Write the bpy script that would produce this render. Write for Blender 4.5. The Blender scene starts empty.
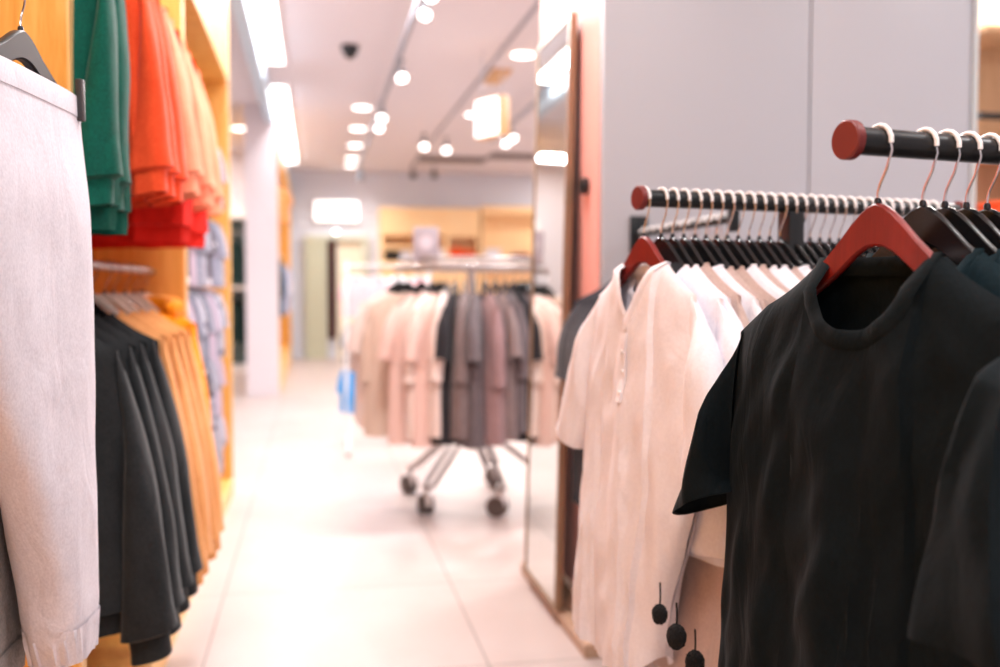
import bpy, bmesh, math, random
from mathutils import Vector, Matrix, noise
random.seed(7)
PI = math.pi
S = bpy.context.scene
COL = S.collection

# ------------------------------------------------------------------ camera
CAM_H = 1.2
YAW = math.radians(10.8)      # to the right of the aisle
PITCH = math.radians(2.53)    # down
FPX = 972.2
cd = bpy.data.cameras.new('camera')
cam = bpy.data.objects.new('camera', cd)
COL.objects.link(cam)
cd.sensor_width = 36; cd.lens = 35
cam.location = (0, 0, CAM_H)
cam.rotation_euler = (PI/2 - PITCH, 0, -YAW)
cd.clip_start = 0.05; cd.clip_end = 80
cd.dof.use_dof = True
cd.dof.focus_distance = 1.42
cd.dof.aperture_fstop = 2.1
S.camera = cam
CM = Matrix.Rotation(-YAW, 3, 'Z') @ Matrix.Rotation(PI/2 - PITCH, 3, 'X')

def ray(px, py):
    return (CM @ Vector(((px-500)/FPX, -(py-333.5)/FPX, -1.0)))
def at_h(px, py, h):          # point of a sight line at a height
    r = ray(px, py); t = (h-CAM_H)/r.z
    return Vector((0, 0, CAM_H)) + r*t
def at_y(px, py, y):
    r = ray(px, py); t = y/r.y
    return Vector((0, 0, CAM_H)) + r*t
def cw(x, z, h=0.0):          # camera-frame right/forward -> world
    c, s = math.cos(YAW), math.sin(YAW)
    return Vector((x*c + z*s, -x*s + z*c, h))

# ------------------------------------------------------------------ world, exposure
W = bpy.data.worlds.new('world'); S.world = W; W.use_nodes = True
bg = W.node_tree.nodes['Background']
bg.inputs[0].default_value = (0.97, 0.97, 1.0, 1); bg.inputs[1].default_value = 0.45
S.view_settings.view_transform = 'Standard'
S.view_settings.look = 'None'
S.view_settings.gamma = 1.0
S.view_settings.use_curve_mapping = False
S.view_settings.exposure = -0.10

CEIL = 3.3
def area(name, loc, sx, sy, power, color=(1, .985, .985), rot=(0, 0, 0)):
    l = bpy.data.lights.new(name, 'AREA'); l.shape = 'RECTANGLE'; l.size = sx; l.size_y = sy
    l.energy = power; l.color = color
    o = bpy.data.objects.new(name, l); COL.objects.link(o); o.location = loc; o.rotation_euler = rot
    return o
# unseen fill lights added on the ceiling (their housings are built further down)
FILL_PANELS = [(-0.05, 0.9), (1.7, 0.6), (3.4, 1.6), (0.35, 3.2), (1.9, 4.9), (3.9, 4.6), (0.2, 6.6), (2.6, 8.4), (3.6, 12.6), (5.0, 16.0), (-2.4, 8.6), (-2.2, 12.6), (-1.7, 14.0), (1.2, -1.8), (-0.6, -1.6)]
for (x, y) in FILL_PANELS:
    area('fill_panel_lamp', (x, y, CEIL-0.035), 0.56, 0.56, 34 if y < 2.5 else (30 if x < -1.5 else 66))

# ------------------------------------------------------------------ materials
def lin(c):
    return tuple((v/255/12.92 if v/255 <= .04045 else ((v/255+.055)/1.055)**2.4) for v in c)
MATS = {}
def mat(name, rgb, rough=.6, metal=0.0, kind=None, emit=0, scale=1.0, spec=.5, alt=None, sheen=0, wrinkle=.45):
    if name in MATS: return MATS[name]
    m = bpy.data.materials.new(name); m.use_nodes = True; MATS[name] = m
    nt = m.node_tree; N = nt.nodes; L = nt.links
    b = N['Principled BSDF']; c = lin(rgb)
    b.inputs['Base Color'].default_value = (*c, 1)
    b.inputs['Roughness'].default_value = rough
    b.inputs['Metallic'].default_value = metal
    b.inputs['Specular IOR Level'].default_value = spec
    if emit:
        b.inputs['Emission Color'].default_value = (*c, 1); b.inputs['Emission Strength'].default_value = emit
    tc = N.new('ShaderNodeTexCoord')
    def ramp(fac, a, bb, p0=.3, p1=.7):
        r = N.new('ShaderNodeValToRGB'); r.color_ramp.elements[0].color = (*a, 1); r.color_ramp.elements[1].color = (*bb, 1)
        r.color_ramp.elements[0].position = p0; r.color_ramp.elements[1].position = p1
        L.new(fac, r.inputs[0]); return r
    if kind == 'cloth':
        if sheen:
            b.inputs['Sheen Weight'].default_value = sheen; b.inputs['Sheen Roughness'].default_value = .45
        n = N.new('ShaderNodeTexNoise'); n.inputs['Scale'].default_value = 260*scale; n.inputs['Detail'].default_value = 2
        n2 = N.new('ShaderNodeTexNoise'); n2.inputs['Scale'].default_value = 30; n2.inputs['Detail'].default_value = 6
        mp = N.new('ShaderNodeMapping'); mp.inputs['Scale'].default_value = (1, 1, .75)
        L.new(tc.outputs['Object'], mp.inputs[0]); L.new(mp.outputs[0], n.inputs[0]); L.new(mp.outputs[0], n2.inputs[0])
        mx = N.new('ShaderNodeMath'); mx.operation = 'MULTIPLY_ADD'; mx.inputs[1].default_value = .45
        L.new(n2.outputs[0], mx.inputs[0]); L.new(n.outputs[0], mx.inputs[2])
        a2 = lin(alt) if alt else tuple(v*.93 for v in c)
        r = ramp(mx.outputs[0], a2, c, .5, .95)
        L.new(r.outputs[0], b.inputs['Base Color'])
        bp = N.new('ShaderNodeBump'); bp.inputs['Strength'].default_value = .22; bp.inputs['Distance'].default_value = .0012
        L.new(mx.outputs[0], bp.inputs['Height'])
        n5 = N.new('ShaderNodeTexNoise'); n5.inputs['Scale'].default_value = 11; n5.inputs['Detail'].default_value = 4; n5.inputs['Roughness'].default_value = .45; n5.inputs['Distortion'].default_value = 1.6
        mp5 = N.new('ShaderNodeMapping'); mp5.inputs['Scale'].default_value = (1, 1, .45)
        L.new(tc.outputs['Object'], mp5.inputs[0]); L.new(mp5.outputs[0], n5.inputs[0])
        b5 = N.new('ShaderNodeBump'); b5.inputs['Strength'].default_value = wrinkle; b5.inputs['Distance'].default_value = .012
        L.new(n5.outputs[0], b5.inputs['Height']); L.new(bp.outputs[0], b5.inputs['Normal']); L.new(b5.outputs[0], b.inputs['Normal'])
    elif kind == 'wood':
        mp = N.new('ShaderNodeMapping'); mp.inputs['Scale'].default_value = (9, 9, .7)
        n = N.new('ShaderNodeTexNoise'); n.inputs['Scale'].default_value = 3.2*scale; n.inputs['Detail'].default_value = 7; n.inputs['Distortion'].default_value = .8
        w = N.new('ShaderNodeTexNoise'); w.inputs['Scale'].default_value = 26*scale; w.inputs['Detail'].default_value = 3
        L.new(tc.outputs['Object'], mp.inputs[0]); L.new(mp.outputs[0], n.inputs[0]); L.new(mp.outputs[0], w.inputs[0])
        mx = N.new('ShaderNodeMath'); mx.operation = 'MULTIPLY_ADD'; mx.inputs[1].default_value = .4
        L.new(w.outputs[0], mx.inputs[0]); L.new(n.outputs[0], mx.inputs[2])
        a2 = lin(alt) if alt else tuple(v*.75 for v in c)
        r = ramp(mx.outputs[0], a2, c, .5, .85)
        L.new(r.outputs[0], b.inputs['Base Color'])
    elif kind == 'paint':
        n = N.new('ShaderNodeTexNoise'); n.inputs['Scale'].default_value = 120; n.inputs['Detail'].default_value = 3
        L.new(tc.outputs['Object'], n.inputs[0])
        bp = N.new('ShaderNodeBump'); bp.inputs['Strength'].default_value = .05; bp.inputs['Distance'].default_value = .002
        L.new(n.outputs[0], bp.inputs['Height']); L.new(bp.outputs[0], b.inputs['Normal'])
    elif kind == 'floor':
        br = N.new('ShaderNodeTexBrick'); br.offset = 0; br.squash = 1
        br.inputs['Scale'].default_value = 1.0; br.inputs['Brick Width'].default_value = .9; br.inputs['Row Height'].default_value = .9
        br.inputs['Mortar Size'].default_value = .004; br.inputs['Mortar Smooth'].default_value = .3
        br.inputs['Color1'].default_value = (*c, 1); br.inputs['Color2'].default_value = (*[v*.97 for v in c], 1)
        br.inputs['Mortar'].default_value = (*[v*.45 for v in c], 1)
        mp = N.new('ShaderNodeMapping'); mp.inputs['Location'].default_value = (.36, -.32, 0)
        L.new(tc.outputs['Object'], mp.inputs[0]); L.new(mp.outputs[0], br.inputs[0])
        n = N.new('ShaderNodeTexNoise'); n.inputs['Scale'].default_value = 2.2; n.inputs['Detail'].default_value = 8
        L.new(tc.outputs['Object'], n.inputs[0])
        r = ramp(n.outputs[0], (.88, .84, .82), (1, 1, 1), .3, .7)
        mm = N.new('ShaderNodeMix'); mm.data_type = 'RGBA'; mm.blend_type = 'MULTIPLY'; mm.inputs[0].default_value = .8
        L.new(br.outputs[0], mm.inputs[6]); L.new(r.outputs[0], mm.inputs[7]); L.new(mm.outputs[2], b.inputs['Base Color'])
    elif kind == 'print':      # small dark flecks printed on pale cloth
        v = N.new('ShaderNodeTexVoronoi'); v.inputs['Scale'].default_value = 22*scale
        L.new(tc.outputs['Object'], v.inputs[0])
        r = ramp(v.outputs[0], lin(alt or (60, 60, 75)), c, .25, .4)
        L.new(r.outputs[0], b.inputs['Base Color'])
    return m

# ------------------------------------------------------------------ mesh helpers
class MB:
    def __init__(s): s.v = []; s.f = []
    def quad(s, *pts):
        i = len(s.v); s.v += [Vector(p) for p in pts]; s.f.append(tuple(range(i, i+len(pts)))); return s
    def box(s, x0, x1, y0, y1, z0, z1, b=0.0):
        if b <= 0:
            i = len(s.v)
            s.v += [Vector(p) for p in ((x0,y0,z0),(x1,y0,z0),(x1,y1,z0),(x0,y1,z0),(x0,y0,z1),(x1,y0,z1),(x1,y1,z1),(x0,y1,z1))]
            for q in ((0,3,2,1),(4,5,6,7),(0,1,5,4),(1,2,6,5),(2,3,7,6),(3,0,4,7)): s.f.append(tuple(i+k for k in q))
            return s
        bm = bmesh.new(); bmesh.ops.create_cube(bm, size=1)
        for v in bm.verts: v.co = Vector(((x0+x1)/2+v.co.x*(x1-x0), (y0+y1)/2+v.co.y*(y1-y0), (z0+z1)/2+v.co.z*(z1-z0)))
        bmesh.ops.bevel(bm, geom=bm.edges[:], offset=b, segments=2, profile=.6, affect='EDGES')
        return s.add(bm)
    def add(s, bm, M=None):
        i = len(s.v); bm.verts.index_update()
        for v in bm.verts: s.v.append((M @ v.co) if M else v.co.copy())
        for f in bm.faces: s.f.append(tuple(i+v.index for v in f.verts))
        bm.free(); return s
    def tube(s, pts, r, n=10, cap=True, rad2=None):
        pts = [Vector(p) for p in pts]; m = len(pts); rings = []
        up = None
        for k, p in enumerate(pts):
            t = (pts[min(k+1, m-1)] - pts[max(k-1, 0)]).normalized()
            if up is None:
                up = t.orthogonal().normalized()
            else:
                up = (up - t*up.dot(t)); up = up.normalized() if up.length > 1e-6 else t.orthogonal().normalized()
            w = t.cross(up); rr = r if rad2 is None else r+(rad2-r)*k/(m-1)
            i = len(s.v)
            for j in range(n):
                a = 2*PI*j/n; s.v.append(p + up*math.cos(a)*rr + w*math.sin(a)*rr)
            rings.append(i)
        for a, b in zip(rings, rings[1:]):
            for j in range(n): s.f.append((a+j, a+(j+1) % n, b+(j+1) % n, b+j))
        if cap:
            s.f.append(tuple(rings[0]+j for j in range(n))[::-1]); s.f.append(tuple(rings[-1]+j for j in range(n)))
        return s
    def lathe(s, prof, c=(0,0,0), n=24, axis='Z'):
        c = Vector(c); i = len(s.v)
        for (r, h) in prof:
            for j in range(n):
                a = 2*PI*j/n; x, y = r*math.cos(a), r*math.sin(a)
                p = {'Z': (x, y, h), 'X': (h, x, y), 'Y': (x, h, y)}[axis]
                s.v.append(c+Vector(p))
        m = len(prof)
        for k in range(m-1):
            for j in range(n): s.f.append((i+k*n+j, i+k*n+(j+1) % n, i+(k+1)*n+(j+1) % n, i+(k+1)*n+j))
        s.f.append(tuple(i+j for j in range(n))[::-1]); s.f.append(tuple(i+(m-1)*n+j for j in range(n)))
        return s
    def grid(s, rows, closed=False):
        i = len(s.v); n = len(rows[0])
        for r in rows: s.v += [Vector(p) for p in r]
        for a in range(len(rows)-1):
            for j in range(n if closed else n-1):
                s.f.append((i+a*n+j, i+a*n+(j+1) % n, i+(a+1)*n+(j+1) % n, i+(a+1)*n+j))
        return s
    def mesh(s, name, m, smooth=True):
        me = bpy.data.meshes.new(name); me.from_pydata([tuple(v) for v in s.v], [], s.f)
        bm = bmesh.new(); bm.from_mesh(me); bmesh.ops.recalc_face_normals(bm, faces=bm.faces[:]); bm.to_mesh(me); bm.free()
        if smooth:
            me.polygons.foreach_set('use_smooth', [True]*len(me.polygons))
            try: me.set_sharp_from_angle(angle=math.radians(42))
            except Exception: pass
        me.materials.append(m); return me
    def obj(s, name, m, parent=None, smooth=True, **k):
        return link(name, s.mesh(name, m, smooth), parent, **k)

def link(name, data, parent=None, loc=None, rz=None, label=None, cat=None, group=None, kind=None):
    o = bpy.data.objects.new(name, data); COL.objects.link(o)
    if parent: o.parent = parent
    if loc is not None: o.location = loc
    if rz is not None: o.rotation_euler = (0, 0, rz)
    return tag(o, label, cat, group, kind)
def tag(o, label=None, cat=None, group=None, kind=None):
    if label: o['label'] = label
    if cat: o['category'] = cat
    if group: o['group'] = group
    if kind: o['kind'] = kind
    return o
def thing(name, label, cat, loc=(0,0,0), rz=0, group=None):
    return link(name, None, None, loc, rz, label, cat, group)
def struct(name, mb, m, smooth=False):
    return mb.obj(name, m, None, smooth, kind='structure')
def place(kit, name, label, cat, loc, rz, group=None, scale=1.0, tilt=(0, 0)):
    """kit = list of (part name, mesh[, offset]) ; every copy is an Empty with its own part objects"""
    t = thing(name, label, cat, loc, rz, group)
    t.rotation_euler = (tilt[0], tilt[1], rz)
    t.scale = (scale,)*3 if not isinstance(scale, tuple) else scale
    for e in kit:
        c = link(e[0], e[1], t)
        if len(e) > 2 and e[2]: c['label'] = e[2]
    return t
ORD = ['first','second','third','fourth','fifth','sixth','seventh','eighth','ninth','tenth','eleventh','twelfth','thirteenth','fourteenth','fifteenth','sixteenth','seventeenth','eighteenth','nineteenth','twentieth','twenty-first','twenty-second','twenty-third','twenty-fourth','twenty-fifth','twenty-sixth','twenty-seventh','twenty-eighth','twenty-ninth','thirtieth']

# ------------------------------------------------------------------ garments
PEAK = -0.075      # top of a hanger's shoulder below the rail axis
def hang_z(x, drop=.13, half=.21):
    a = math.sqrt(x*x + .05**2) - .05
    return PEAK - drop*(1-math.exp(-a/.13))/(1-math.exp(-(half-.045)/.13))
def sstep(a, b, x):
    t = min(1, max(0, (x-a)/(b-a))); return t*t*(3-2*t)

def shirt(seed=0, neck_w=.09, neck_drop=.085, back_drop=.012, v_neck=False, sh_w=.235, under_z=-.44, w_under=.235,
          hem_z=-.82, w_hem=.245, hem_curve=0.0, depth=.045, T1=(.32,-.47), B1=(.205,-.50), sl_depth=.035, sl_fwd=0.0,
          fold=.02, fine=.004, nx=22, nz=30, ns=14, drop=.13, bulge=.02, flare_y=0.0, creep=1.0, pinch=0.0, sl_fold=1.0, depth_b=None, w_right=None, root=None):
    """front/back panels, sleeves; returns dict of MB and the neckline path. Width = X, front = -Y, rail axis = origin."""
    off = Vector((seed*7.31, seed*3.17, seed*1.7))
    def shline(x):
        a = abs(x)
        if a <= .21: return hang_z(a, drop)
        s = (hang_z(.21, drop)-hang_z(.19, drop))/.02
        return hang_z(.21, drop) + (a-.21)*s*1.6
    zn = shline(neck_w); zt = shline(sh_w)
    def half_w(z):
        if z > zt: return sh_w
        if z > under_z: return sh_w + (w_under-sh_w)*sstep(zt, under_z, z)
        return w_under + (w_hem-w_under)*((under_z-z)/(under_z-hem_z))
    nn = max(8, nx//3); us = []
    r = neck_w/sh_w
    out = max(4, (nx-nn)//2)
    us = [-1+(1-r)*k/out for k in range(out)] + [-r+2*r*k/nn for k in range(nn)] + [r+(1-r)*k/out for k in range(out+1)]
    def F(x, t, side):
        g = sstep(.05, .5, t)
        n1 = noise.noise(off + Vector((x*8.5, .3, t*.9)))
        n2 = noise.noise(off + Vector((x*19, 7.1, t*1.6)))
        n3 = noise.noise(off + Vector((x*24+t*8, 3.3+side*5, t*11)))
        n4 = noise.noise(off + Vector((x*13-t*5, 9.3+side*4, t*6)))
        r1 = (1-abs(noise.noise(off + Vector((x*10+1.5*n1, 4.4, t*1.1))))*2.2)
        return fold*(g*1.25*n1 + .5*(g*.8+.2)*n2 - .38*g*max(0, r1)**3) + fine*(n3 + n4)*(.25+.75*sstep(.0, .12, t))
    def panel(front):
        sg = -1 if front else 1
        rows = []; top = []
        for j in range(nz+1):
            v = (j/nz); v = v**1.15
            row = []
            for u in us:
                x0 = u*sh_w; a = abs(x0)
                if a >= neck_w-1e-6: ztop = shline(x0)
                else:
                    d = neck_drop if front else back_drop
                    q = a/neck_w
                    if front and v_neck: ztop = zn - d*(1-q**.85)
                    else: ztop = zn - d*math.sqrt(max(0, 1-q**2.3))
                zh = hem_z + hem_curve*(abs(u)**3)
                z = ztop + (zh-ztop)*v
                x = u*half_w(z)
                if w_right is not None and u > 0: x *= 1 + (w_right/w_hem-1)*sstep(under_z, hem_z, z)
                tt = max(0, max(shline(x0), 0 if a > neck_w else zn) - z) if a > neck_w-1e-6 else max(0, zn - z + .004)
                if a >= neck_w-1e-6: tt = max(0, shline(x0)-z)
                edge = max(0, 1-abs(u)**4)**.5
                D = .004*(1 if a < neck_w else 0) + .012*(1-math.exp(-tt/.012)) + (depth if front or depth_b is None else depth_b)*(1-math.exp(-tt/.10))
                D *= (1+.25*sstep(.3, .8, tt))
                y = sg*D*edge + (1 if front or depth_b is None else .45)*F(x, tt, 0 if front else 1)*(.35+.65*edge)*(1 if tt > 0 else 0)*sstep(0, .07, tt)
                if front and a < neck_w: y -= .006*edge
                x += pinch*math.sin(x*40+seed)*sstep(.1, .6, tt)*.004
                z += .006*noise.noise(off+Vector((x*14, 1, 2)))*v
                row.append(Vector((x, y, z)))
            rows.append(row)
        return rows
    fr, bk = panel(True), panel(False)
    body = MB(); body.grid(fr); body.grid(bk)
    # hem turned in
    for rows in (fr, bk):
        last = rows[-1]; body.grid([last, [p + Vector((0, 0, .018)) + Vector((0, .0035 if rows is fr else -.0035, 0)) for p in last]])
    i0 = out; i1 = out+nn
    neck = [fr[0][k] for k in range(i0, i1+1)] + [bk[0][k] for k in range(i1-1, i0, -1)]
    sleeves = []
    for sx in (1, -1):
        t1, b1, sf = (T1, B1, sl_fwd)
        if isinstance(T1[0], (tuple, list)): t1 = T1[0] if sx > 0 else T1[1]
        if isinstance(B1[0], (tuple, list)): b1 = B1[0] if sx > 0 else B1[1]
        if isinstance(sl_fwd, (tuple, list)): sf = sl_fwd[0] if sx > 0 else sl_fwd[1]
        T0 = Vector((sh_w-.012, zt+.003)); B0 = Vector((w_under-.02, under_z-.01))
        T1v, B1v = Vector(t1), Vector(b1)
        mb = MB(); rings = []
        nc = 24; f0 = 0
        if root and root[0 if sx > 0 else 1]:
            B0 = Vector(root[0 if sx > 0 else 1][:2]); f0 = root[0 if sx > 0 else 1][2]
        for j in range(ns+1):
            s = j/ns
            bl = math.sin(PI*min(1, s*1.1))*bulge
            T = T0.lerp(T1v, s) + Vector((bl, bl*.5)); B = B0.lerp(B1v, s)
            C = (T+B)/2; A = (T-B)/2
            d = (depth*.5 + (sl_depth-depth*.5)*sstep(0, .3, s))*(1+.0*s)
            ring = []
            for k in range(nc):
                th = 2*PI*k/nc; ct, st = math.cos(th), math.sin(th)
                p2 = C + A*ct
                y = -d*(abs(st)**.8)*(1 if st > 0 else -1) - f0*sstep(0, .15, s)*(1 if ct < .6 else .5) - (sf-f0)*sstep(0, 1, s)
                t = s
                q = Vector((p2.x*10, st*.7+sx*3, p2.y*3.2))
                y += (noise.noise(off+q)*fold*.8*sl_fold + noise.noise(off+q*2.6)*fine*1.6)*sstep(0, .3, s)*(.3+.7*abs(st))
                xx = p2.x + noise.noise(off+q*1.3+Vector((4, 4, 4)))*fold*.35*sstep(.1, .6, s)
                ring.append(Vector((sx*xx, y, p2.y)))
            rings.append(ring)
        mb.grid(rings, closed=True)
        cen = sum(rings[-1], Vector())/nc
        inner = [p.lerp(cen, .06) + (rings[-2][k]-p)*.35 for k, p in enumerate(rings[-1])]
        mb.grid([rings[-1], inner], closed=True)
        sleeves.append((mb, rings))
    return dict(body=body, neck=neck, sleeves=sleeves, fr=fr, bk=bk, zn=zn, i0=i0, i1=i1, us=us)

def collar_mb(neck, w=.011, th=.0028, up=.0, n=8):
    """a flat ribbed band following the closed neckline"""
    mb = MB(); m = len(neck); cen = sum(neck, Vector())/m
    rings = []
    for k in range(m):
        p = neck[k]; t = (neck[(k+1) % m]-neck[k-1]).normalized()
        inw = Vector((cen.x-p.x, 0, cen.z+.02-p.z)); inw -= t*inw.dot(t)
        if inw.length < 1e-4: inw = Vector((0, 0, 1))
        inw.normalize(); o = t.cross(inw).normalized()
        c = p + inw*(w*.55)
        rings.append([c + inw*math.cos(a)*w + o*math.sin(a)*th for a in [2*PI*j/n for j in range(n)]])
    rings.append(rings[0])
    mb.grid(rings, closed=True); return mb

def cuff_mb(rings, length=.05, tight=.75):
    mb = MB(); last = rings[-1]; prev = rings[-2]; n = len(last)
    cen = sum(last, Vector())/n; d = (cen - sum(prev, Vector())/n).normalized()
    rr = []
    for q, s in ((0, 1.0), (.12, tight), (.5, tight*.97), (.95, tight), (1, tight*.9)):
        rr.append([cen + (p-cen)*s + d*(length*q) for p in last])
    rr.append([cen + (p-cen)*tight*.86 + d*(length*.8) for p in last])
    mb.grid(rr, closed=True); return mb

def band_mb(sh, length=.055, tight=.96):
    f, b = sh['fr'][-1], sh['bk'][-1]
    loop = [p.copy() for p in f] + [p.copy() for p in b[::-1][1:-1]]
    mb = MB(); rr = []
    for q, s in ((0, 1.0), (.1, tight), (.6, tight), (1, tight*.985)):
        rr.append([Vector((p.x*s, p.y*(.75 if q else 1), p.z-length*q+.003)) for p in loop])
    rr.append([Vector((p.x, p.y*.8, p.z+length*.3)) for p in rr[-1]])
    mb.grid(rr, closed=True); return mb

def hood_mb(seed, w=.10, zn=-.15):
    """a hood lying folded down the back of the neck"""
    mb = MB(); rows = []
    for j in range(13):
        a = -PI*.15 + PI*1.3*j/12            # around the neck from one side to the other, via the back
        cx, cy = math.cos(a)*w*1.15, math.sin(a)*w*.55
        row = []
        for k in range(10):
            th = 2*PI*k/10; r1 = (.03+.018*math.sin(a))*min(1, .15+1.2*math.sin(PI*j/12))
            row.append(Vector((cx + math.cos(a)*math.cos(th)*r1, cy+math.sin(a)*math.cos(th)*r1*.8 + .01, zn + .0 - .02*math.sin(a) + math.sin(th)*(r1*1.35) + .004*noise.noise(Vector((a*3, th*2, seed))))))
        rows.append(row)
    mb.grid(rows, closed=True); return mb

def garment_kit(m, seed=0, collar=True, cuffs=None, band=False, hood=False, sleeve_names='sleeve', rib=None, **k):
    s = shirt(seed=seed, **k)
    kit = [('body', s['body'].mesh('body', m))]
    for (mb, rings) in s['sleeves']:
        kit.append(('sleeve', mb.mesh('sleeve', m)))
        if cuffs: kit.append(('cuff', cuff_mb(rings, *cuffs).mesh('cuff', rib or m)))
    if band: kit.append(('hem_band', band_mb(s).mesh('hem_band', rib or m)))
    if hood: kit.append(('hood', hood_mb(seed, zn=s['zn']).mesh('hood', m)))
    elif collar: kit.append(('collar', collar_mb(s['neck']).mesh('collar', rib or m)))
    return kit, s

# ------------------------------------------------------------------ hangers
def hanger_kit(m, half=.205, thick=.011, wire=None, rod_r=.0175, arch=.034, drop=.13, sleeve_m=None, notch=False):
    mb = MB(); rows_t = []; n = 28
    prof = []
    for k in range(n+1):
        x = -half + 2*half*k/n; q = abs(x)/half
        zt = hang_z(x, drop) - .008*min(1, q*3)
        w = arch*(1-q)**.8 + .016*(1-.35*q)
        prof.append((x, zt, zt-w))
    t = thick/2
    rings = []
    for (x, a, b) in prof:
        e = .003
        rings.append([Vector((x, -t, b+e)), Vector((x, -t, a-e)), Vector((x, -t+e, a)), Vector((x, t-e, a)), Vector((x, t, a-e)), Vector((x, t, b+e)), Vector((x, t-e, b)), Vector((x, -t+e, b))])
    mb.grid(rings, closed=True)
    i = len(mb.v); mb.f.append(tuple(range(i-8, i))); mb.f.append(tuple(range(0, 8))[::-1])
    kit = [('hanger_body', mb.mesh('hanger_body', m))]
    h = MB(); R = rod_r+.0022
    pts = [Vector((0, 0, PEAK-.006)), Vector((0, 0, PEAK+.012)), Vector((.003, 0, PEAK+.022)), Vector((.014, 0, -.034)), Vector((R+.002, 0, -.012))]
    for k in range(11):
        a = math.radians(-5 + 200*k/10); pts.append(Vector((R*math.cos(a), 0, R*math.sin(a))))
    h.tube(pts, .0017, 6)
    kit.append(('hook', h.mesh('hook', wire or M_WIRE)))
    if sleeve_m:
        c = MB(); pts = []
        for k in range(9):
            a = math.radians(-8 + 190*k/8); pts.append(Vector(((R+.0012)*math.cos(a), 0, (R+.0012)*math.sin(a))))
        c.tube(pts, .0032, 8); kit.append(('hook_cover', c.mesh('hook_cover', sleeve_m)))
    f = MB(); f.lathe([(.0045, PEAK-.006), (.0045, PEAK+.003), (.003, PEAK+.006)], n=10)
    kit.append(('ferrule', f.mesh('ferrule', M_DARKMETAL)))
    return kit

M_WIRE = mat('hook_wire', (200, 198, 200), .22, 1.0)
M_DARKMETAL = mat('dark_metal', (45, 45, 50), .4, .7)
M_CHROME = mat('chrome', (172, 164, 162), .38, 1.0)
M_BLACKROD = mat('black_rod', (38, 40, 42), .32, .35)
M_REDCAP = mat('redbrown_cap', (112, 34, 32), .5)
M_REDWOOD = mat('red_wood', (132, 32, 24), .36, kind='wood', alt=(108, 24, 18))
M_BLKPLASTIC = mat('black_plastic', (22, 22, 24), .22)
M_WHITEPL = mat('white_plastic', (240, 236, 236), .4)
M_ORANGEWOOD = mat('honey_wood', (244, 186, 100), .5, kind='wood', alt=(226, 158, 66))
M_ORANGEEDGE = mat('honey_edge', (250, 204, 140), .5, kind='wood', alt=(240, 190, 120))
M_WALL = mat('wall_paint', (232, 224, 230), .7, kind='paint')
M_WALLBLUE = mat('back_wall_paint', (222, 224, 234), .7, kind='paint')
M_BEAM = mat('beam_paint', (196, 216, 232), .6, kind='paint')
M_CEIL = mat('ceiling_paint', (226, 218, 222), .8, kind='paint')
M_PINK = mat('pink_paint', (236, 170, 160), .6, kind='paint')
M_GREYPANEL = mat('grey_panel', (190, 190, 198), .45, kind='paint')
M_FLOOR = mat('floor_tile', (198, 182, 177), .38, kind='floor')
M_LIGHT = mat('lamp_glow', (255, 250, 246), .5, emit=6)
M_SCREEN = mat('lightbox_face', (255, 252, 250), .5, emit=2.2)
M_MIRROR = mat('mirror_glass', (225, 228, 224), .02, 1.0)
M_BRASS = mat('mirror_frame_metal', (150, 124, 100), .4, .5)
M_BEIGE = mat('beige_plinth', (196, 164, 140), .5, kind='wood', alt=(180, 146, 122))
M_GLASS = MATS.get('glass')

# ================================================================== SETTING
XF = -0.478       # front plane of the wall units on the left
XB = -1.10        # wall behind them
struct('floor', MB().box(-4.4, 6.6, -3.2, 17.6, -.1, 0), M_FLOOR)
struct('ceiling', MB().box(-4.4, 6.6, -3.2, 17.6, CEIL, CEIL+.1), M_CEIL)
struct('wall_left', MB().box(XB-.12, XB, -3.2, 5.95, 0, CEIL), M_WALL)
struct('wall_far_left', MB().box(-4.4, -4.3, 5.95, 17.6, 0, CEIL), M_WALL)
struct('wall_back', MB().box(-4.4, 6.6, 17.5, 17.6, 0, CEIL), M_WALLBLUE)
struct('wall_right', MB().box(6.5, 6.6, -3.2, 17.5, 0, CEIL), M_WALL)
struct('wall_pillar', MB().box(.929, 1.01, 3.10, 3.98, .12, CEIL), M_PINK)
p = MB().box(.929, 1.655, 3.075, 3.115, .12, CEIL, .003); p.obj('wall_front', M_GREYPANEL, None, True, kind='structure')
p = MB().box(1.661, 2.27, 3.075, 3.115, .12, CEIL, .003); p.obj('wall_front', M_GREYPANEL, None, True, kind='structure')
struct('wall_pillar_core', MB().box(1.01, 2.25, 3.115, 3.98, 0.12, CEIL), M_WALL)
struct('trim_1', MB().box(2.272, 2.285, 3.06, 3.98, .12, CEIL), mat('pale_edge_trim', (214, 220, 222), .4))
struct('baseboard_pillar', MB().box(.855, 2.30, 3.01, 4.01, 0, .045, .004).box(.90, 2.27, 3.04, 3.99, .045, .12), M_BEIGE)
struct('trim_2', MB().box(-.53, -.43, 2.0, 17.5, CEIL-.21, CEIL), M_BEAM)
# recess beyond the first wall units
struct('wall_recess', MB().box(-4.3, -.72, 15.2, 15.3, 0, CEIL), M_WALL)
struct('wall_unit_end', MB().box(-.76, -.40, 11.35, 11.45, 0, CEIL), M_WALL)

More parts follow.
